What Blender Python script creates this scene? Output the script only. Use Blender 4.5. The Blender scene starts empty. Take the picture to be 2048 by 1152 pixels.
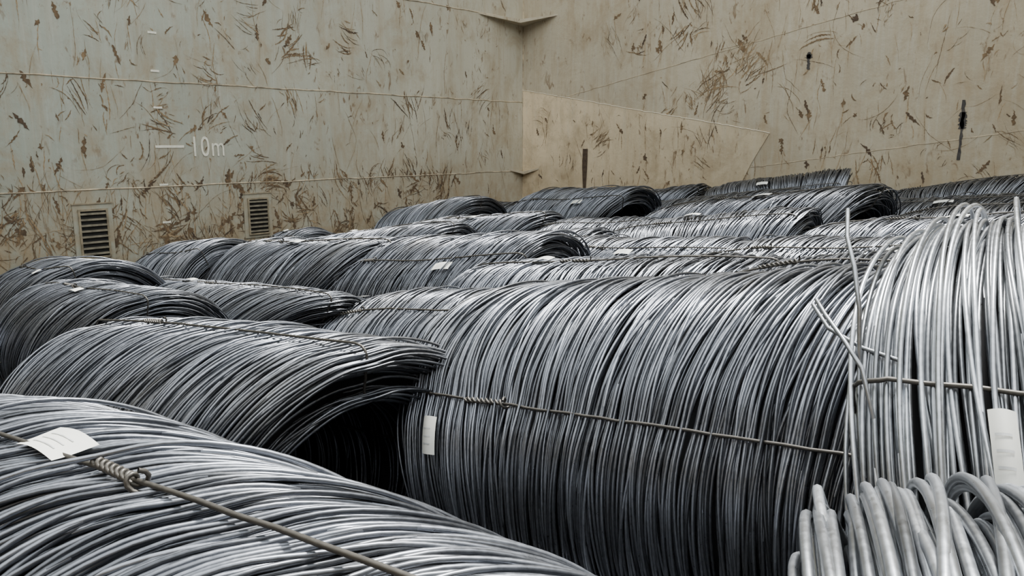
import bpy, math, random
import numpy as np
from mathutils import Matrix, Vector

H = 3.0            # camera height above the hold floor; cargo is described relative to it
scene = bpy.context.scene

# ------------------------------------------------------------------ materials
def new_mat(name):
    m = bpy.data.materials.new(name); m.use_nodes = True
    nt = m.node_tree; nt.nodes.clear()
    out = nt.nodes.new('ShaderNodeOutputMaterial')
    b = nt.nodes.new('ShaderNodeBsdfPrincipled')
    nt.links.new(b.outputs[0], out.inputs[0])
    return m, nt, b

def N(nt, t, **kw):
    n = nt.nodes.new(t)
    for k, v in kw.items(): setattr(n, k, v)
    return n

def ramp(nt, src, stops):
    r = N(nt, 'ShaderNodeValToRGB')
    el = r.color_ramp.elements
    while len(el) < len(stops): el.new(0.5)
    for e, (p, c) in zip(el, stops):
        e.position = p
        e.color = (c[0], c[1], c[2], 1) if isinstance(c, (tuple, list)) else (c, c, c, 1)
    nt.links.new(src, r.inputs[0])
    return r.outputs[0]

def noise(nt, vec, scale, detail=4, rough=0.55, dist=0.0):
    n = N(nt, 'ShaderNodeTexNoise')
    n.inputs['Scale'].default_value = scale
    n.inputs['Detail'].default_value = detail
    n.inputs['Roughness'].default_value = rough
    n.inputs['Distortion'].default_value = dist
    nt.links.new(vec, n.inputs['Vector'])
    return n.outputs[0]

def mapping(nt, vec, scale=(1, 1, 1), rot=(0, 0, 0), loc=(0, 0, 0)):
    n = N(nt, 'ShaderNodeMapping')
    n.inputs['Scale'].default_value = scale
    n.inputs['Rotation'].default_value = rot
    n.inputs['Location'].default_value = loc
    nt.links.new(vec, n.inputs['Vector'])
    return n.outputs[0]

def mix(nt, fac, a, b, mode='MIX'):
    n = N(nt, 'ShaderNodeMix', data_type='RGBA', blend_type=mode)
    if isinstance(fac, (int, float)): n.inputs[0].default_value = fac
    else: nt.links.new(fac, n.inputs[0])
    for i, v in ((6, a), (7, b)):
        if isinstance(v, (tuple, list)): n.inputs[i].default_value = (v[0], v[1], v[2], 1)
        else: nt.links.new(v, n.inputs[i])
    return n.outputs[2]

def steel_mat(name, tint, metallic=0.85, rough=0.30, dusty=0.2):
    m, nt, b = new_mat(name)
    at = N(nt, 'ShaderNodeAttribute', attribute_name='shade')
    base = ramp(nt, at.outputs['Fac'], [(0.0, tuple(0.35*c for c in tint)), (0.5, tint), (1.0, tuple(min(1, 1.9*c) for c in tint))])
    geo = N(nt, 'ShaderNodeNewGeometry')
    n1 = noise(nt, geo.outputs['Position'], 2.3, 5)
    dust = ramp(nt, n1, [(0.52, 0.0), (0.75, dusty)])
    c = mix(nt, dust, base, (0.19, 0.165, 0.11))
    n2 = noise(nt, geo.outputs['Position'], 90, 3)
    sp = ramp(nt, n2, [(0.35, 0.86), (0.7, 1.06)])
    c = mix(nt, 1.0, c, sp, 'MULTIPLY')
    nt.links.new(c, b.inputs['Base Color'])
    b.inputs['Metallic'].default_value = metallic
    rr = ramp(nt, n2, [(0.3, rough-0.03), (0.7, rough+0.09)])
    nt.links.new(rr, b.inputs['Roughness'])
    return m

M_WIRE = steel_mat('wire_rod_steel', (0.172, 0.182, 0.203))
M_BRIGHT = steel_mat('wire_rod_steel_bright', (0.36, 0.375, 0.395), 0.9, 0.30, 0.10)
M_TIE = steel_mat('tie_wire_steel', (0.085, 0.078, 0.068), 0.6, 0.42)
def flat_mat(name, col, rough=0.8, nscale=30, var=0.25, metallic=0.0):
    m, nt, b = new_mat(name)
    geo = N(nt, 'ShaderNodeNewGeometry')
    n = noise(nt, geo.outputs['Position'], nscale, 4)
    c = ramp(nt, n, [(0.3, tuple(x*(1-var) for x in col)), (0.7, tuple(min(1, x*(1+var)) for x in col))])
    nt.links.new(c, b.inputs['Base Color'])
    b.inputs['Roughness'].default_value = rough
    b.inputs['Metallic'].default_value = metallic
    return m
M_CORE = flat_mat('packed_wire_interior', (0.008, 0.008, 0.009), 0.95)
M_TAG = flat_mat('paper_tag', (0.66, 0.66, 0.60), 0.6, 12, 0.08)
M_TAGPRINT = flat_mat('tag_print', (0.48, 0.49, 0.48), 0.7)
M_PAINTMARK = flat_mat('level_mark_paint', (0.72, 0.70, 0.58), 0.7, 25, 0.15)
M_BLACK = flat_mat('black_grime', (0.05, 0.045, 0.04), 0.9, 25, 0.4)
M_DARK = flat_mat('vent_dark', (0.015, 0.015, 0.013), 0.9)
M_FLOOR = flat_mat('tank_top_steel', (0.04, 0.032, 0.025), 0.9, 3, 0.4)
M_DARKWALL = flat_mat('rusty_hold_steel', (0.18, 0.145, 0.10), 0.9, 2, 0.4)

def rust_mat():
    m, nt, b = new_mat('rust_scrape')
    at = N(nt, 'ShaderNodeAttribute', attribute_name='shade')
    geo = N(nt, 'ShaderNodeNewGeometry')
    c = ramp(nt, at.outputs['Fac'], [(0.0, (0.068, 0.044, 0.026)), (0.5, (0.155, 0.10, 0.05)), (1.0, (0.33, 0.24, 0.135))])
    n = noise(nt, geo.outputs['Position'], 35, 4)
    s = ramp(nt, n, [(0.3, 0.6), (0.7, 1.3)])
    c = mix(nt, 1.0, c, s, 'MULTIPLY')
    nt.links.new(c, b.inputs['Base Color'])
    b.inputs['Roughness'].default_value = 0.9
    return m
M_RUST = rust_mat()

def wall_mat(name, axis, ca, cb, g0, g1, stain=0.5):
    """axis: the horizontal direction along the wall"""
    m, nt, b = new_mat(name)
    geo = N(nt, 'ShaderNodeNewGeometry'); P = geo.outputs['Position']
    sep = N(nt, 'ShaderNodeSeparateXYZ'); nt.links.new(P, sep.inputs[0])
    mr = N(nt, 'ShaderNodeMapRange'); nt.links.new(sep.outputs[axis], mr.inputs[0])
    mr.inputs[1].default_value = g0; mr.inputs[2].default_value = g1
    base = mix(nt, mr.outputs[0], ca, cb)
    big = ramp(nt, noise(nt, mapping(nt, P, loc=(11, 4, 9)), 0.7, 5), [(0.3, 0.80), (0.7, 1.1)])
    base = mix(nt, 1.0, base, big, 'MULTIPLY')
    st = noise(nt, mapping(nt, P, (9, 9, 0.7)), 1.0, 6, 0.65)
    base = mix(nt, ramp(nt, st, [(0.46, 0.0), (0.74, stain)]), base, (0.32, 0.235, 0.13))
    st2 = noise(nt, mapping(nt, P, (26, 26, 1.4), loc=(3, 5, 1)), 1.0, 4, 0.6)
    base = mix(nt, ramp(nt, st2, [(0.52, 0.0), (0.75, 0.35)]), base, (0.47, 0.465, 0.40))
    bl = noise(nt, mapping(nt, P, (3.2, 3.2, 2.4), loc=(7, 2, 4)), 1.0, 8, 0.7, 0.6)
    base = mix(nt, ramp(nt, bl, [(0.48, 0.0), (0.70, 0.65)]), base, (0.29, 0.215, 0.12))
    belt = N(nt, 'ShaderNodeMapRange'); nt.links.new(sep.outputs['Z'], belt.inputs[0])
    belt.inputs[1].default_value = H-0.1; belt.inputs[2].default_value = H-0.9
    bb = mix(nt, 1.0, belt.outputs[0], ramp(nt, noise(nt, P, 5.5, 6, 0.65), [(0.38, 0.15), (0.6, 0.85)]), 'MULTIPLY')
    base = mix(nt, bb, base, (0.30, 0.22, 0.12))
    sp = noise(nt, mapping(nt, P, (17, 17, 7), rot=(0.4, 0.3, 0)), 1.0, 5, 0.62, 0.8)
    zone = ramp(nt, noise(nt, P, 1.5, 3), [(0.4, 0.25), (0.6, 1.0)])
    spz = mix(nt, 1.0, ramp(nt, sp, [(0.60, 0.0), (0.67, 0.9)]), zone, 'MULTIPLY')
    base = mix(nt, spz, base, (0.17, 0.108, 0.054))
    sp3 = noise(nt, mapping(nt, P, (60, 60, 34)), 1.0, 3, 0.6)
    base = mix(nt, ramp(nt, sp3, [(0.66, 0.0), (0.72, 0.6)]), base, (0.20, 0.14, 0.08))
    nt.links.new(base, b.inputs['Base Color'])
    b.inputs['Roughness'].default_value = 0.7
    bp = N(nt, 'ShaderNodeBump'); bp.inputs['Strength'].default_value = 0.2; bp.inputs['Distance'].default_value = 0.02
    nt.links.new(noise(nt, P, 14, 6), bp.inputs['Height'])
    nt.links.new(bp.outputs[0], b.inputs['Normal'])
    return m
M_WL = wall_mat('hold_paint_left', 'Y', (0.325, 0.35, 0.29), (0.475, 0.445, 0.345), 2.0, 7.7, 0.5)
M_WF = wall_mat('hold_paint_far', 'X', (0.455, 0.405, 0.30), (0.40, 0.35, 0.245), -6.0, -1.0, 0.6)
M_SUNPATCH = wall_mat('sunlit_patch_paint', 'X', (0.70, 0.575, 0.385), (0.54, 0.455, 0.31), -6.0, -3.6, 0.35)  # paler coat, carries the sunlit patch of the far wall as colour

# ------------------------------------------------------------------ mesh helpers
def mesh_from(name, parts, mats, smooth=True):
    """parts: list of (verts Nx3, quads Mx4, material index, shade N)"""
    vs, fs, mi, sh = [], [], [], []
    o = 0
    for v, f, m, s in parts:
        vs.append(np.asarray(v, np.float32)); fs.append((f + o).astype(np.int32)); mi.append(np.full(len(f), m, np.int32))
        sh.append(np.broadcast_to(s, (len(v),)).astype(np.float32)); o += len(v)
    v = np.concatenate(vs); f = np.concatenate(fs)
    mi = np.concatenate(mi); sh = np.concatenate(sh)
    me = bpy.data.meshes.new(name)
    me.vertices.add(len(v)); me.vertices.foreach_set('co', v.ravel())
    me.loops.add(f.size); me.loops.foreach_set('vertex_index', f.ravel())
    me.polygons.add(len(f))
    me.polygons.foreach_set('loop_start', np.arange(0, f.size, 4, dtype=np.int32))
    me.polygons.foreach_set('loop_total', np.full(len(f), 4, np.int32))
    me.polygons.foreach_set('material_index', mi)
    me.polygons.foreach_set('use_smooth', np.full(len(f), bool(smooth)))
    for m in mats: me.materials.append(m)
    a = me.attributes.new('shade', 'FLOAT', 'POINT'); a.data.foreach_set('value', sh)
    me.update(calc_edges=True)
    return me

def add_obj(name, me, parent=None, loc=(0, 0, 0)):
    ob = bpy.data.objects.new(name, me); scene.collection.objects.link(ob)
    ob.location = loc
    if parent is not None: ob.parent = parent
    return ob

def grid_faces(n, m, closed_n, closed_m):
    i = np.arange(n if closed_n else n-1); j = np.arange(m if closed_m else m-1)
    I, J = np.meshgrid(i, j, indexing='ij'); I = I.ravel(); J = J.ravel()
    I2 = (I+1) % n; J2 = (J+1) % m
    return np.stack([I*m+J, I2*m+J, I2*m+J2, I*m+J2], 1)

def tube(pts, r, sides=6, closed=False):
    p = np.asarray(pts, float); n = len(p)
    if closed: t = np.roll(p, -1, 0)-np.roll(p, 1, 0)
    else: t = np.gradient(p, axis=0)
    t /= np.linalg.norm(t, axis=1, keepdims=True)+1e-9
    nn = np.zeros_like(p)
    ref = np.array([0, 0, 1.0]) if abs(t[0, 2]) < 0.9 else np.array([0, 1.0, 0])
    prev = np.cross(np.cross(t[0], ref), t[0])
    for i in range(n):
        prev = prev - t[i]*np.dot(prev, t[i]); prev /= np.linalg.norm(prev)+1e-9
        nn[i] = prev
    b = np.cross(t, nn)
    ph = np.linspace(0, 2*np.pi, sides, endpoint=False)
    v = p[:, None] + r*(np.cos(ph)[None, :, None]*nn[:, None]+np.sin(ph)[None, :, None]*b[:, None])
    return v.reshape(-1, 3), grid_faces(n, sides, closed, True)

def box_part(x0, x1, y0, y1, z0, z1):
    v = np.array([[x, y, z] for x in (x0, x1) for y in (y0, y1) for z in (z0, z1)], float)
    f = np.array([[0, 1, 3, 2], [4, 6, 7, 5], [0, 4, 5, 1], [2, 3, 7, 6], [0, 2, 6, 4], [1, 5, 7, 3]])
    return v, f

# ------------------------------------------------------------------ coil builder
def make_coil(name, seed, L=1.3, R=0.55, Rin=0.36, wr=0.0048, seg=72, sides=5, layers=3,
              lean_r=0.12, lean_l=-0.04, skew=0.0, ties=(95, 185, 275, 5), knots=None, tags=((95, 0.2),),
              wob=0.02, rjit=0.006, stray=6, stray_amp=0.03, wire=None, taper_l=0.0, taper_r=0.0, bump=0.03,
              spacing=1.05, tag_size=(0.10, 0.055), tie_off=0.012, inner=0.4, bundle=1.0, tie_tilt=0.0):
    rg = np.random.default_rng(seed)
    ph = rg.uniform(0, 6.28, 8)
    def deform(v):
        x, y, z = v[:, 0], v[:, 1], v[:, 2]
        t = x/(L/2)
        th = np.arctan2(z, y); rr = np.hypot(y, z)
        k = 1 + bump*(0.6*np.sin(2.2*t+ph[0]) + 0.5*np.sin(4.1*t+ph[1]+th) + 0.4*np.cos(2*th+ph[2]+t))
        k -= taper_l*np.clip(-t-0.1, 0, 1.1)**1.5 + taper_r*np.clip(t-0.3, 0, 1)**1.5
        for a in ties:
            d = np.angle(np.exp(1j*(th-np.radians(a)+tie_tilt*x)))
            k -= 0.018*np.exp(-(d/0.12)**2)
        y2 = rr*k*np.cos(th); z2 = rr*k*np.sin(th)
        z2 = np.where(z2 < 0, z2*0.93, z2)
        s = np.sin(th)*np.minimum(rr/R, 1.1)
        x2 = x + s*(lean_r*np.clip(t+0.2, 0, 1.4)**1.6 + lean_l*np.clip(-t+0.1, 0, 1.2)) + 0.02*np.sin(th*2+ph[3]) + 0.015*np.sin(3*th+ph[4]+3*t)
        x2 = x2 + skew*np.cos(th)*rr
        return np.stack([x2, y2, z2], 1)
    S, RB = [], []
    n = int(L/(2*wr*spacing))
    for l in range(layers):
        s = np.linspace(-L/2, L/2, n)+rg.normal(0, wr*0.8, n)
        S.append(s); RB.append(np.full(n, R-l*wr*1.5)+rg.normal(0, rjit, n)-0.012*np.abs(s/(L/2))**8)
    for e in (-1, 1):
        m = int((R-Rin)/(2*wr)*2.2)
        S.append(e*(L/2+rg.uniform(-0.03, 0.035, m))); RB.append(rg.uniform(Rin, R-0.005, m))
    m = int(n*inner)
    if m:
        S.append(np.linspace(-L/2, L/2, m)); RB.append(np.full(m, Rin)+rg.normal(0, rjit, m))
    nreg = sum(len(a) for a in S)
    if stray:
        S.append(rg.uniform(-L/2, L/2, stray)); RB.append(R+rg.uniform(0.0, stray_amp, stray))
    S = np.concatenate(S); RB = np.concatenate(RB); K = len(S)
    th = np.linspace(0, 2*np.pi, seg, endpoint=False)[None]
    def ra(s): return rg.normal(0, s, (K, 1))
    def rp(): return rg.uniform(0, 6.28, (K, 1))
    bund = np.sin(S*9+ph[5])[:, None]*wob*0.7*bundle
    bund2 = np.sin(S*23+ph[6])[:, None]*wob*0.45*bundle
    x = S[:, None]+bund*np.cos(th+ph[7])+bund2*np.cos(2*th+ph[1])+ra(wob*0.55)*np.cos(th+rp())+ra(wob*0.4)*np.cos(2*th+rp())+ra(wob*0.22)*np.cos(3*th+rp())+ra(wob*0.08)*np.cos(6*th+rp())
    r = RB[:, None]+ra(rjit*0.7)*np.cos(th+rp())+ra(rjit*0.7)*np.cos(2*th+rp())+ra(rjit*0.45)*np.cos(4*th+rp())
    if stray:
        i = np.arange(nreg, K)
        x[i] += rg.normal(0, 0.03, (len(i), 1))*np.cos(th+rg.uniform(0, 6.28, (len(i), 1)))
    y = r*np.cos(th); z = r*np.sin(th)
    C = deform(np.stack([x, y, z], -1).reshape(-1, 3)).reshape(K, seg, 3).astype(np.float32)
    T = np.roll(C, -1, 1)-np.roll(C, 1, 1); T /= np.linalg.norm(T, axis=2, keepdims=True)
    er = np.stack([np.zeros_like(th), np.cos(th), np.sin(th)], -1).astype(np.float32)
    B = np.cross(T, np.broadcast_to(er, T.shape)); B /= np.linalg.norm(B, axis=2, keepdims=True)
    Nn = np.cross(B, T)
    pc = np.linspace(0, 2*np.pi, sides, endpoint=False)
    cs = (wr*np.cos(pc)).astype(np.float32); sn = (wr*np.sin(pc)).astype(np.float32)
    V = C[:, :, None]+(cs[None, None, :, None]*Nn[:, :, None]+sn[None, None, :, None]*B[:, :, None])
    base = grid_faces(seg, sides, True, True).astype(np.int32)
    F = (base[None]+(np.arange(K, dtype=np.int32)*seg*sides)[:, None, None]).reshape(-1, 4)
    shade = np.clip(rg.normal(0.5, 0.22, K), 0.03, 1.0).astype(np.float32)
    shade = np.repeat(shade, seg*sides)
    parts = [(V.reshape(-1, 3), F, 0, shade)]
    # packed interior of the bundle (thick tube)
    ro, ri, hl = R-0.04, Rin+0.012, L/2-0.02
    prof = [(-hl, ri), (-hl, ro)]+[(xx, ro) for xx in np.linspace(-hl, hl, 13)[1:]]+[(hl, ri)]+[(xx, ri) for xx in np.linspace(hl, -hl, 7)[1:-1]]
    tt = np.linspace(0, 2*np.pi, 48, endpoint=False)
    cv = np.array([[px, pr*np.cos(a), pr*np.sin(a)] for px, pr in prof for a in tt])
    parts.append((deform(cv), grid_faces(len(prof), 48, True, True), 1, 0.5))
    # binding wires
    for q, a in enumerate(ties):
        a = math.radians(a); Ro = R+tie_off; Ri = Rin-0.012; h = L/2+0.035; c = 0.05
        P = []
        P += [(xx, Ro) for xx in np.linspace(-h+c, h-c, 26)]
        P += [(h-c+c*math.sin(u), Ro-c+c*math.cos(u)) for u in np.linspace(0.25, 1.57, 5)]
        P += [(h, rr) for rr in np.linspace(Ro-c, Ri+c, 5)[1:-1]]
        P += [(h-c+c*math.cos(u), Ri+c-c*math.sin(u)) for u in np.linspace(0, 1.57, 5)]
        P += [(xx, Ri) for xx in np.linspace(h-c, -h+c, 10)[1:-1]]
        P += [(-h+c-c*math.sin(u), Ri+c-c*math.cos(u)) for u in np.linspace(0, 1.57, 5)]
        P += [(-h, rr) for rr in np.linspace(Ri+c, Ro-c, 5)[1:-1]]
        P += [(-h+c-c*math.cos(u), Ro-c+c*math.sin(u)) for u in np.linspace(0, 1.4, 5)]
        wig = rg.normal(0, 0.002, len(P))
        pts = []
        for (px, pr), w in zip(P, wig):
            aw = a+w-tie_tilt*px
            pts.append((px-skew*pr*math.cos(aw)*0.9, pr*math.cos(aw), pr*math.sin(aw)))
        tv, tf = tube(deform(np.array(pts)), wr*0.95, 6, True)
        parts.append((tv, tf, 2, 0.45))
        xk = (knots[q] if knots else rg.uniform(-0.3, 0.1)*L)
        ak = a-tie_tilt*xk
        for s in (0, math.pi):
            u = np.linspace(0, 1, 50)
            rad = wr*1.35*np.ones_like(u); rad[-8:] += np.linspace(0, 0.012, 8)
            aa = u*2*math.pi*4.5+s
            kx = xk+(u-0.5)*0.15-skew*Ro*math.cos(ak)*0.9
            kp = np.stack([kx, (Ro+0.003+rad*np.cos(aa))*math.cos(ak)-rad*np.sin(aa)*math.sin(ak),
                           (Ro+0.003+rad*np.cos(aa))*math.sin(ak)+rad*np.sin(aa)*math.cos(ak)], 1)
            tv, tf = tube(deform(kp), wr*0.85, 6, False)
            parts.append((tv, tf, 2, 0.55))
    # paper tags
    for tg in tags:
        a, tx = math.radians(tg[0]), tg[1]
        vertical = len(tg) > 2 and tg[2]
        w, h = (tag_size[1], tag_size[0]) if vertical else tag_size
        nu, nv = 9, 6
        def tag_pt(uu, g, dz=0.0):
            rr = R+0.028+0.010*math.sin(uu*3.0)+dz
            ang = a-((g-0.5)*h)/R
            return (tx+(uu-0.5)*w-skew*rr*math.cos(ang), rr*math.cos(ang), rr*math.sin(ang))
        vv = [tag_pt(i/(nu-1), j/(nv-1)) for i in range(nu) for j in range(nv)]
        parts.append((deform(np.array(vv)), grid_faces(nu, nv, False, False), 3, 0.5))
        for row in range(3):
            f0 = 0.25+row*0.2
            vv = [tag_pt(0.15+0.6*i/(nu-1), g, 0.0012) for i in range(nu) for g in (f0, f0+0.035)]
            parts.append((deform(np.array(vv)), grid_faces(nu, 2, False, False), 4, 0.5))
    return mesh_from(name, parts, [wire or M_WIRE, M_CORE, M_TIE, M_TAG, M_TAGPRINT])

def place(me, a0, a1, b, ztop, R=0.55, L=1.3, yaw=0.0, slope=0.10, spin=0.0, Rm=0.55, name='wire_rod_coil'):
    ob = bpy.data.objects.new(name, me); scene.collection.objects.link(ob)
    ob.location = ((a0+a1)/2, b, H+ztop-R)
    ob.rotation_mode = 'XYZ'
    ob.rotation_euler = (spin, -slope, yaw)
    ob.scale = ((a1-a0)/L, R/Rm, R/Rm)
    return ob

# ---- near coils, individually shaped
me = make_coil('coil_centre', 11, L=1.28, R=0.58, seg=112, sides=5, layers=3, ties=(149, 239, 329, 60), knots=(-0.32, 0, 0, 0.2),
               tags=((159, -0.50, True),), lean_r=0.10, lean_l=-0.02, wob=0.026, rjit=0.006, bump=0.012, tag_size=(0.105, 0.05), inner=0, wr=0.0044, stray=4, stray_amp=0.015, tie_tilt=-0.08)
centre = place(me, -1.74, -0.46, 2.1, -0.41, 0.58, 1.28, slope=0.15, Rm=0.58)

me = make_coil('coil_hollow', 22, L=1.60, R=0.55, Rin=0.37, seg=112, sides=5, layers=3, ties=(94, 190, 280, 20), knots=(-0.30, 0, 0, 0),
               tags=(), lean_r=0.14, lean_l=-0.05, skew=0.14, wob=0.034, rjit=0.007, bump=0.010, taper_r=0.05, taper_l=0.0, wr=0.0045, tie_off=0.026)
place(me, -3.50, -1.93, 1.46, -0.685, 0.55, 1.60, slope=0.115)

me = make_coil('coil_front', 33, L=1.95, R=0.50, Rin=0.33, seg=120, sides=6, layers=3, ties=(96.5, 186, 276, 6), knots=(0.37, 0, 0, 0),
               tags=((93, 0.14),), lean_r=0.05, lean_l=-0.10, skew=0.42, wob=0.045, rjit=0.008, bump=0.010, taper_l=0.30, tag_size=(0.16, 0.07), tie_off=0.028, inner=0, stray=8, stray_amp=0.02, tie_tilt=0.17)
place(me, -2.50, -0.55, 0.50, -0.53, 0.50, 1.95, slope=0.06, Rm=0.50)

me = make_coil('coil_side', 44, L=1.35, R=0.60, Rin=0.42, seg=120, sides=6, layers=3, ties=(138, 228, 318, 48), knots=(0.5, 0, 0, 0),
               tags=((147, -0.525, True),), lean_r=0.03, lean_l=-0.02, wob=0.017, rjit=0.010, bump=0.012, stray=22, stray_amp=0.06,
               wire=M_BRIGHT, wr=0.0043, spacing=1.1, tag_size=(0.11, 0.032), inner=0.2)
side = place(me, -0.40, 0.95, 1.86, -0.14, 0.60, 1.35, yaw=math.radians(13), slope=0.03, Rm=0.60)

me = make_coil('coil_corner', 58, L=1.0, R=0.43, Rin=0.30, seg=120, sides=8, layers=3, ties=(200, 290, 20), knots=(0, 0, 0),
               tags=(), lean_r=0.0, lean_l=0.0, wob=0.012, rjit=0.016, bump=0.004, stray=20, stray_amp=0.035,
               wire=M_BRIGHT, spacing=1.5, wr=0.0050, inner=0.2, bundle=0.2)
place(me, -0.125, 0.875, 0.78, -0.218, 0.43, 1.0, yaw=math.radians(19), slope=0.15, Rm=0.43)

# ---- shared shapes for the rest of the stow
variants = []
for i, (lr, ll, wb, tg, sk) in enumerate([(0.20, -0.05, 0.024, (92, -0.25), 0.05), (0.26, 0.0, 0.030, (110, 0.15), 0.15), (0.12, -0.10, 0.022, (80, -0.45), 0.0),
                                  (0.22, 0.05, 0.034, (125, 0.3), 0.2), (0.16, -0.06, 0.026, (110, 0.0), -0.1)]):
    variants.append(make_coil('coil_shape', 100+i*7, L=1.3, R=0.55, seg=64, sides=4, layers=3, lean_r=lr, lean_l=ll, skew=sk, wob=wb,
                              ties=(95+i*7, 185+i*5, 275, 10+i*5), tags=(tg,), bump=0.035, taper_r=0.01*i, taper_l=0.12+0.04*(i % 3), tie_off=0.018, inner=0.25))
stow = [  # x0, x1, y, top (relative to eye), radius, shape
    (-5.05, -3.85, 1.72, -0.75, 0.42, 1), (-5.30, -3.55, 2.45, -0.84, 0.42, 0), (-3.38, -2.05, 2.66, -0.72, 0.50, 2),
    (-6.20, -5.20, 2.05, -0.78, 0.50, 3), (-5.95, -4.75, 1.00, -0.88, 0.45, 4), (-6.20, -5.40, 3.00, -0.77, 0.48, 2),
    (-5.60, -4.22, 3.30, -0.70, 0.52, 1), (-4.15, -2.92, 3.46, -0.59, 0.52, 3), (-2.80, -1.55, 3.22, -0.56, 0.50, 0),
    (-1.45, -0.20, 3.10, -0.42, 0.55, 2), (-3.15, -2.10, 4.10, -0.58, 0.44, 1), (-1.95, -0.75, 4.05, -0.47, 0.46, 3),
    (-4.45, -3.27, 4.35, -0.68, 0.46, 1), (-5.75, -4.53, 4.30, -0.72, 0.50, 0), (-6.20, -5.80, 4.1, -0.78, 0.48, 4),
    (-3.10, -1.95, 4.98, -0.50, 0.46, 4), (-1.75, -0.50, 4.92, -0.42, 0.46, 1), (-5.50, -4.28, 5.10, -0.66, 0.46, 1),
    (-4.15, -3.25, 5.25, -0.62, 0.46, 2), (-6.18, -5.25, 5.55, -0.60, 0.50, 0), (-3.30, -1.95, 5.85, -0.42, 0.50, 1),
    (-1.60, -0.45, 5.80, -0.40, 0.46, 2), (-5.10, -4.02, 6.25, -0.45, 0.48, 3), (-6.18, -5.25, 6.45, -0.66, 0.46, 2),
    (-3.85, -2.68, 6.66, -0.48, 0.42, 0), (-3.45, -2.40, 7.14, -0.32, 0.38, 4), (-6.18, -5.15, 7.15, -0.66, 0.42, 4),
    (-5.05, -3.90, 7.12, -0.54, 0.42, 1), (-2.20, -1.10, 7.12, -0.36, 0.40, 0), (-2.30, -1.15, 6.50, -0.42, 0.42, 3),
    (-0.90, 0.35, 7.08, -0.30, 0.44, 1), (-1.0, 0.1, 6.4, -0.36, 0.42, 4), (-0.25, 0.90, 5.75, -0.32, 0.46, 0), (-0.40, 0.90, 4.85, -0.32, 0.48, 3), (-0.45, 0.85, 3.95, -0.34, 0.48, 4),
    (-0.10, 1.15, 2.98, -0.32, 0.50, 1), (0.6, 1.9, 7.05, -0.25, 0.48, 2), (1.1, 2.3, 4.9, -0.2, 0.5, 0), (1.1, 2.3, 3.9, -0.2, 0.5, 1),
    (1.2, 2.4, 2.9, -0.2, 0.5, 2), (1.25, 2.45, 1.8, -0.2, 0.5, 3), (1.1, 2.3, 0.7, -0.35, 0.5, 4), (1.1, 2.4, 5.9, -0.2, 0.5, 4),
    (-3.95, -2.75, 0.35, -0.90, 0.45, 2), (-3.6, -2.3, -0.6, -0.8, 0.5, 0), (-2.2, -0.9, -0.65, -0.8, 0.5, 1), (-5.1, -3.9, 0.15, -0.85, 0.5, 3),
    (-6.2, -5.25, 0.1, -0.85, 0.5, 1),
]
rnd = random.Random(4)
for (x0, x1, y, zt, R, v) in stow:
    lim = 0.11 if y < 6.9 else 0.02
    place(variants[v], x0, x1, y, zt, R, yaw=rnd.uniform(-lim, lim), slope=rnd.uniform(0.06, 0.15), spin=rnd.uniform(-0.25, 0.25))
# tier underneath
k = 0
for j in range(9):
    for i in range(7):
        x = -5.50+i*1.34+(j % 2)*0.1; y = -0.35+j*0.93
        if y > 7.2 or x > 2.6: continue
        zt = -0.95+0.07*(x+6.2)-0.95
        k += 1
        place(variants[k % 5], x-0.60, x+0.60, y, zt, 0.46, yaw=rnd.uniform(-0.03, 0.03), slope=0.06, spin=rnd.uniform(-0.3, 0.3))

# loose wire ends on the coil to the right
for pts in ([(-0.46, 1.32, -0.26), (-0.43, 1.28, -0.275), (-0.385, 1.235, -0.30), (-0.345, 1.20, -0.33), (-0.32, 1.19, -0.40)],
            [(-0.43, 1.35, -0.11), (-0.415, 1.31, -0.15), (-0.385, 1.26, -0.19), (-0.365, 1.235, -0.25), (-0.355, 1.22, -0.33)],
            [(-0.50, 1.42, -0.29), (-0.45, 1.36, -0.315), (-0.38, 1.32, -0.33), (-0.32, 1.30, -0.335)]):
    v, f = tube(np.array(pts)+np.array([0, 0, H]), 0.0036, 8)
    lw = add_obj('loose_wire_end', mesh_from('loose_wire_end', [(v, f, 0, 0.4)], [M_BRIGHT]))
    bpy.context.view_layer.update()
    lw.parent = side; lw.matrix_parent_inverse = side.matrix_world.inverted()

# ------------------------------------------------------------------ hold shell
XL, YF, XR, YB, ZT = -6.4, 7.7, 5.0, -5.0, H+5.0
def wall(name, x0, x1, y0, y1, mat):
    v, f = box_part(x0, x1, y0, y1, 0, ZT)
    return add_obj(name, mesh_from(name, [(v, f, 0, 0.5)], [mat], False))
wl = wall('wall_left', XL-0.15, XL, YB, YF, M_WL)
wf = wall('wall_far', XL-0.15, XR+0.15, YF, YF+0.15, M_WF)
wr_ = wall('wall_right', XR, XR+0.15, YB, YF, M_DARKWALL)
wb = wall('wall_back', XL-0.15, XR+0.15, YB-0.15, YB, M_DARKWALL)
v, f = box_part(XL-0.15, XR+0.15, YB-0.15, YF+0.15, -0.1, 0)
add_obj('floor', mesh_from('floor', [(v, f, 0, 0.5)], [M_FLOOR], False))

# raised panel on the far wall: a sunlit patch put into its colour
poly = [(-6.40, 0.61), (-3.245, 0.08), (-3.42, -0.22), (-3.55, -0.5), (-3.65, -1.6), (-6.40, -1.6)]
pm = bpy.data.meshes.new('sunlit_patch')
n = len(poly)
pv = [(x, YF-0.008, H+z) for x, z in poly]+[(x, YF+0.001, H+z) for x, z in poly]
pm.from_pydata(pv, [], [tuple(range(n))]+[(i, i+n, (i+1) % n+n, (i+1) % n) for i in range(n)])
pm.materials.append(M_SUNPATCH)
add_obj('sunlit_patch', pm, wf)

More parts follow.
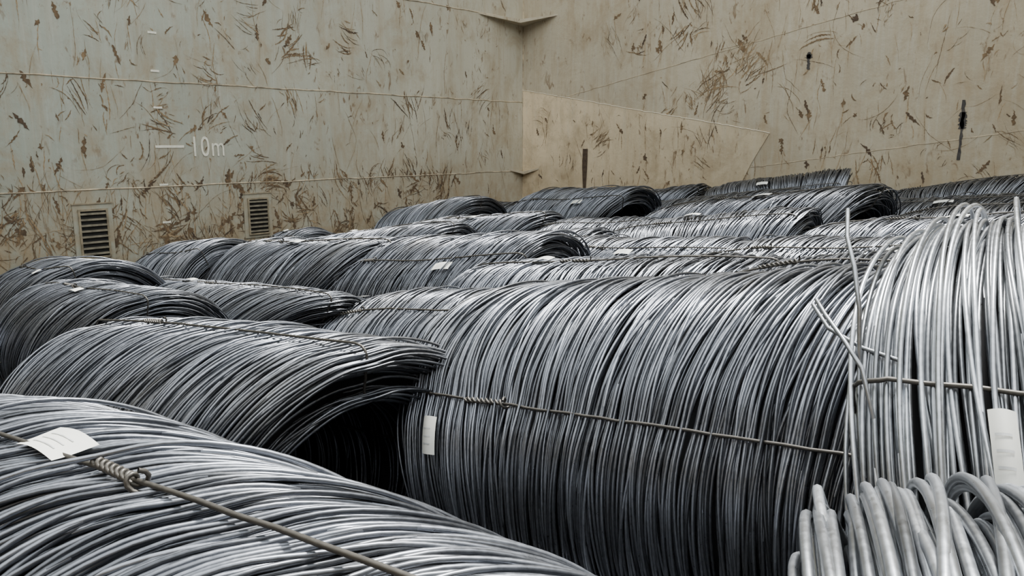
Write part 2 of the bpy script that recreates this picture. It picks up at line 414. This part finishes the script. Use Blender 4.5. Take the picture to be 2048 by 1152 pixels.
# weld seams
M_SEAM = flat_mat('weld_seam', (0.40, 0.33, 0.22), 0.8, 9, 0.6)
M_EDGE = flat_mat('sunlit_patch_edge_paint', (0.62, 0.56, 0.43), 0.8, 9, 0.2)  # cream line, upper boundary of the painted sunlit patch
def seam(p0, p1, r=0.0055, parent=wl, name='weld_seam', mat=None):
    u = np.linspace(0, 1, 90)[:, None]
    p = np.array(p0)[None]*(1-u)+np.array(p1)[None]*u
    rg = np.random.default_rng(int(abs(p0[2]*1000)) % 991)
    p[:, 2] += rg.normal(0, 0.0025, len(p))
    v, f = tube(p, r, 6)
    return add_obj(name, mesh_from(name, [(v, f, 0, 0.5)], [mat or M_SEAM]), parent)
for z in (1.43, 0.465, -0.365, -1.2, 2.4):
    seam((XL, YB, H+z), (XL, YF, H+z))
seam((XL+0.3, YF, H+0.44), (-0.6, YF, H+1.5), 0.003, wf)
seam((-3.6, YF, H-0.29), (1.5, YF, H+0.48), 0.003, wf)
seam((XL+0.3, YF, H+2.1), (XR, YF, H+2.1), 0.003, wf)
seam((XL, YF-0.008, H+0.61), (-3.245, YF-0.008, H+0.08), 0.004, wf, 'sunlit_patch_edge', M_EDGE)
seam((XL+0.003, YF-0.003, 0.1), (XL+0.003, YF-0.003, ZT), 0.007, wl, 'corner_weld')
def gusset(z, la, lb, drop):
    me = bpy.data.meshes.new('corner_gusset')
    vs = [(XL, YF, H+z), (XL+la, YF, H+z+0.05), (XL, YF-lb, H+z+0.03),
          (XL, YF, H+z-drop), (XL+la, YF, H+z+0.035), (XL, YF-lb, H+z+0.015), (XL+0.30*la, YF-0.3*lb, H+z), (XL+0.3*la, YF-0.3*lb, H+z-drop*0.8)]
    me.from_pydata(vs, [], [(0, 1, 6, 2), (3, 5, 7, 4), (1, 4, 7, 6), (6, 7, 5, 2), (0, 3, 4, 1), (0, 2, 5, 3)])
    me.materials.append(M_WF)
    return add_obj('corner_gusset', me, wf)
gusset(1.40, 0.52, 0.8, 0.05)
gusset(-0.37, 0.28, 0.25, 0.04)

def wall_patch_far(name, pts, mat, off=0.004):
    me = bpy.data.meshes.new(name)
    me.from_pydata([(x, YF-off, H+z) for x, z in pts], [], [tuple(range(len(pts)))])
    me.materials.append(mat)
    return add_obj(name, me, wf)
wall_patch_far('rust_strip', [(-5.48, -0.09), (-5.41, -0.09), (-5.415, -0.3), (-5.43, -0.56), (-5.47, -0.56), (-5.485, -0.3)], M_RUST, 0.016)
rg = np.random.default_rng(5)
def grime(cx, z0, z1, w):
    zs = np.linspace(z0, z1, 16)
    L_ = [(cx-w*(0.35+0.65*rg.random()), z) for z in zs]; R_ = [(cx+w*(0.35+0.65*rg.random()), z) for z in zs]
    wall_patch_far('grime_mark', L_+R_[::-1], M_BLACK)
grime(-1.57, -0.16, 0.34, 0.018); grime(-1.57, 0.10, 0.24, 0.04); grime(-2.91, 0.66, 0.82, 0.02); grime(-2.91, 0.76, 0.80, 0.04)

# level marks on the left wall
def mark(y0, y1, z, h=0.014):
    v, f = box_part(XL-0.001, XL+0.004, y0, y1, H+z-h/2, H+z+h/2)
    add_obj('level_tick', mesh_from('level_tick', [(v, f, 0, 0.5)], [M_PAINTMARK], False), wl)
mark(3.08, 3.32, -0.045, 0.020)
for z in (0.84, 0.547, 0.263, -0.35, -0.656): mark(3.09, 3.16, z, 0.016)
for z in (1.13, 1.43): mark(3.09, 3.16, z)
tcu = bpy.data.curves.new('level_text', 'FONT'); tcu.body = '10m'; tcu.size = 0.235; tcu.extrude = 0.002; tcu.offset = 0.0
tcu.materials.append(M_PAINTMARK); tcu.space_character = 1.1
tx = bpy.data.objects.new('level_text', tcu); scene.collection.objects.link(tx)
tx.location = (XL+0.004, 3.37, H-0.125); tx.rotation_euler = (math.pi/2, 0, math.pi/2); tx.scale = (0.72, 1.0, 1); tx.parent = wl

# louvred vents
M_VENT = flat_mat('vent_paint', (0.24, 0.20, 0.13), 0.7, 20, 0.4)
M_SLAT = flat_mat('vent_slat', (0.12, 0.105, 0.072), 0.8, 20, 0.4)
def vent(y, z, w, h):
    parts = []
    x = XL
    def bx(*a, m=0):
        vv, ff = box_part(*a); parts.append((vv, ff, m, 0.5))
    t = 0.014
    bx(x, x+0.02, y-w/2-t, y-w/2, H+z-h/2-t, H+z+h/2+t)
    bx(x, x+0.02, y+w/2, y+w/2+t, H+z-h/2-t, H+z+h/2+t)
    bx(x, x+0.02, y-w/2, y+w/2, H+z+h/2, H+z+h/2+t)
    bx(x, x+0.02, y-w/2, y+w/2, H+z-h/2-t, H+z-h/2)
    bx(x, x+0.008, y-w/2-0.05, y+w/2+0.05, H+z-h/2-0.04, H+z+h/2+0.055, m=2)
    bx(x, x+0.014, y-w/2-0.055, y+w/2+0.055, H+z+h/2+0.05, H+z+h/2+0.060, m=0)
    ns = 8
    for i in range(ns):
        zz = H+z-h/2+(i+0.5)*h/ns
        vv = np.array([[x+0.011, y-w/2, zz+0.008], [x+0.011, y+w/2, zz+0.008], [x+0.024, y+w/2, zz-0.004], [x+0.024, y-w/2, zz-0.004],
                       [x+0.011, y-w/2, zz+0.004], [x+0.011, y+w/2, zz+0.004], [x+0.024, y+w/2, zz-0.008], [x+0.024, y-w/2, zz-0.008]])
        ff = np.array([[0, 1, 2, 3], [7, 6, 5, 4], [3, 2, 6, 7], [0, 4, 5, 1], [0, 3, 7, 4], [1, 5, 6, 2]])
        parts.append((vv, ff, 3, 0.5))
    bx(x+0.008, x+0.0095, y-w/2, y+w/2, H+z-h/2, H+z+h/2, m=1)
    add_obj('wall_vent', mesh_from('wall_vent', parts, [M_VENT, M_DARK, M_WL, M_SLAT], False))
vent(2.55, -0.70, 0.19, 0.35)
vent(3.97, -0.665, 0.18, 0.30)

# rust scrapes
def scrapes(name, parent, to3, s_rng, z_rng, nclust, nsingle, seed, dens=None, big=1.0, dark=0.0):
    rg = np.random.default_rng(seed)
    parts = []
    def stroke(s, z, ln, ang, w, curv, sh, lay):
        n = max(7, int(ln/0.014)+5)
        u = np.linspace(0, 1, n)
        a = ang+curv*(u-0.5)+np.cumsum(rg.normal(0, 0.06, n))
        ds = ln/(n-1)
        ps = s+np.cumsum(np.cos(a))*ds-ln/2*math.cos(ang); pz = z+np.cumsum(np.sin(a))*ds-ln/2*math.sin(ang)
        pk = rg.uniform(0.5, 1.6)
        prof = np.sin(np.pi*np.clip(u**pk*0.96+0.02, 0, 1))**rg.uniform(0.5, 1.2)
        wl_ = w*prof*(0.1+1.3*rg.random(n)); wr2 = w*prof*(0.1+1.3*rg.random(n))
        nx, nz = -np.sin(a), np.cos(a)
        off = 0.0015+0.002*lay
        A = to3(ps+nx*wl_, pz+nz*wl_, off); B = to3(ps-nx*wr2, pz-nz*wr2, off)
        v = np.stack([A, B], 1).reshape(-1, 3)
        parts.append((v, grid_faces(n, 2, False, False), 0, max(0, sh-dark)))
    for c in range(nclust):
        s = rg.uniform(*s_rng); z = rg.uniform(*z_rng)
        if dens and rg.random() > dens(s, z): continue
        ang = rg.choice([1.1, 2.0, 0.6, 2.5, 1.5])+rg.normal(0, 0.3)
        curv = rg.normal(0, 0.7); k = rg.integers(3, 14); ln = rg.uniform(0.05, 0.30)*big
        sp = rg.uniform(0.007, 0.026); thick = rg.choice([0.5, 1.0, 1.6])
        for i in range(k):
            o = (i-k/2)*sp
            stroke(s-math.sin(ang)*o+rg.normal(0, 0.03), z+math.cos(ang)*o+rg.normal(0, 0.04), ln*rg.uniform(0.2, 1.3),
                   ang+rg.normal(0, 0.2), rg.uniform(0.001, 0.006)*big*thick, curv+rg.normal(0, 0.3), np.clip(rg.normal(0.45, 0.25), 0, 1), rg.random())
    for c in range(nsingle):
        s = rg.uniform(*s_rng); z = rg.uniform(*z_rng)
        if dens and rg.random() > dens(s, z): continue
        t = rg.random()
        if t < 0.25:   # drips
            stroke(s, z, rg.uniform(0.08, 0.5), math.pi/2+rg.normal(0, 0.02), rg.uniform(0.0015, 0.004), 0, rg.uniform(0.7, 1.0), rg.random())
        elif t < 0.45:  # fat gouges, each bleeding a drip
            sh = rg.uniform(0.0, 0.6)
            stroke(s, z, rg.uniform(0.04, 0.17)*big, rg.uniform(0.7, 2.4), rg.uniform(0.006, 0.026)*big, rg.normal(0, 0.4), sh, rg.random())
            if rg.random() < 0.6: stroke(s, z-0.12, rg.uniform(0.12, 0.35), math.pi/2, rg.uniform(0.002, 0.006), 0, 0.9, 0)
        elif t < 0.52:  # long thin arcs
            stroke(s, z, rg.uniform(0.2, 0.6)*big, rg.uniform(0.3, 2.8), rg.uniform(0.001, 0.003), rg.normal(0, 1.0), rg.uniform(0.3, 0.9), rg.random())
        else:
            stroke(s, z, rg.uniform(0.015, 0.10)*big, rg.uniform(0.3, 2.8), rg.uniform(0.0015, 0.007)*big, rg.normal(0, 0.8), rg.uniform(0.2, 0.9), rg.random())
    add_obj(name, mesh_from(name, parts, [M_RUST], False), parent)
toL = lambda s, z, o: np.stack([np.full_like(s, XL+o), s, H+z], 1)
toF = lambda s, z, o: np.stack([s, np.full_like(s, YF-o), H+z], 1)
scrapes('rust_scrapes', wl, toL, (0.5, 7.4), (-1.0, 1.9), 160, 1350, 3, lambda s, z: (0.95 if s < 4.6 else 0.5)*(1.0 if z < 0.45 else 0.65))
scrapes('rust_scrapes', wl, toL, (1.0, 6.4), (-0.95, -0.3), 120, 360, 8, None, 1.1, 0.0)
scrapes('rust_scrapes', wf, toF, (-5.2, 3.0), (-0.7, 2.2), 140, 1200, 13, lambda s, z: 0.9 if (s > -4.1 or z > 0.9) else 0.15, 1.1)
scrapes('rust_scrapes', wf, toF, (-4.4, -3.3), (0.3, 1.0), 26, 30, 21, lambda s, z: 1.0 if abs(z-(0.3+(s+4.4)*0.6)) < 0.22 else 0.0, 1.3, -0.2)
scrapes('rust_scrapes', wf, lambda s, z, o: toF(s, z, o+0.008), (-6.2, -3.9), (-0.7, 0.3), 7, 90, 19, None, 0.9)

# ------------------------------------------------------------------ light: open hatch above
w = bpy.data.worlds.new('hazy_sky'); scene.world = w; w.use_nodes = True
nt = w.node_tree; bg = nt.nodes['Background']
bg.inputs[0].default_value = (0.92, 0.97, 1.0, 1); bg.inputs[1].default_value = 3.0
sun = bpy.data.lights.new('sun', 'SUN'); sun.energy = 12.0; sun.angle = math.radians(9); sun.color = (1.0, 0.985, 0.95)
so = bpy.data.objects.new('sun', sun); scene.collection.objects.link(so)
d = Vector((0.12, -0.42, -1.0))   # travel direction of the light
so.rotation_euler = d.to_track_quat('-Z', 'Y').to_euler()
so.location = (2, 2, 9)

# ------------------------------------------------------------------ camera
cam = bpy.data.cameras.new('camera'); cam.lens = 28; cam.sensor_width = 36; cam.clip_start = 0.02
co = bpy.data.objects.new('camera', cam); scene.collection.objects.link(co)
co.location = (0, 0, H)
co.rotation_euler = (math.radians(90-10.46), 0, math.radians(40.5))
scene.camera = co
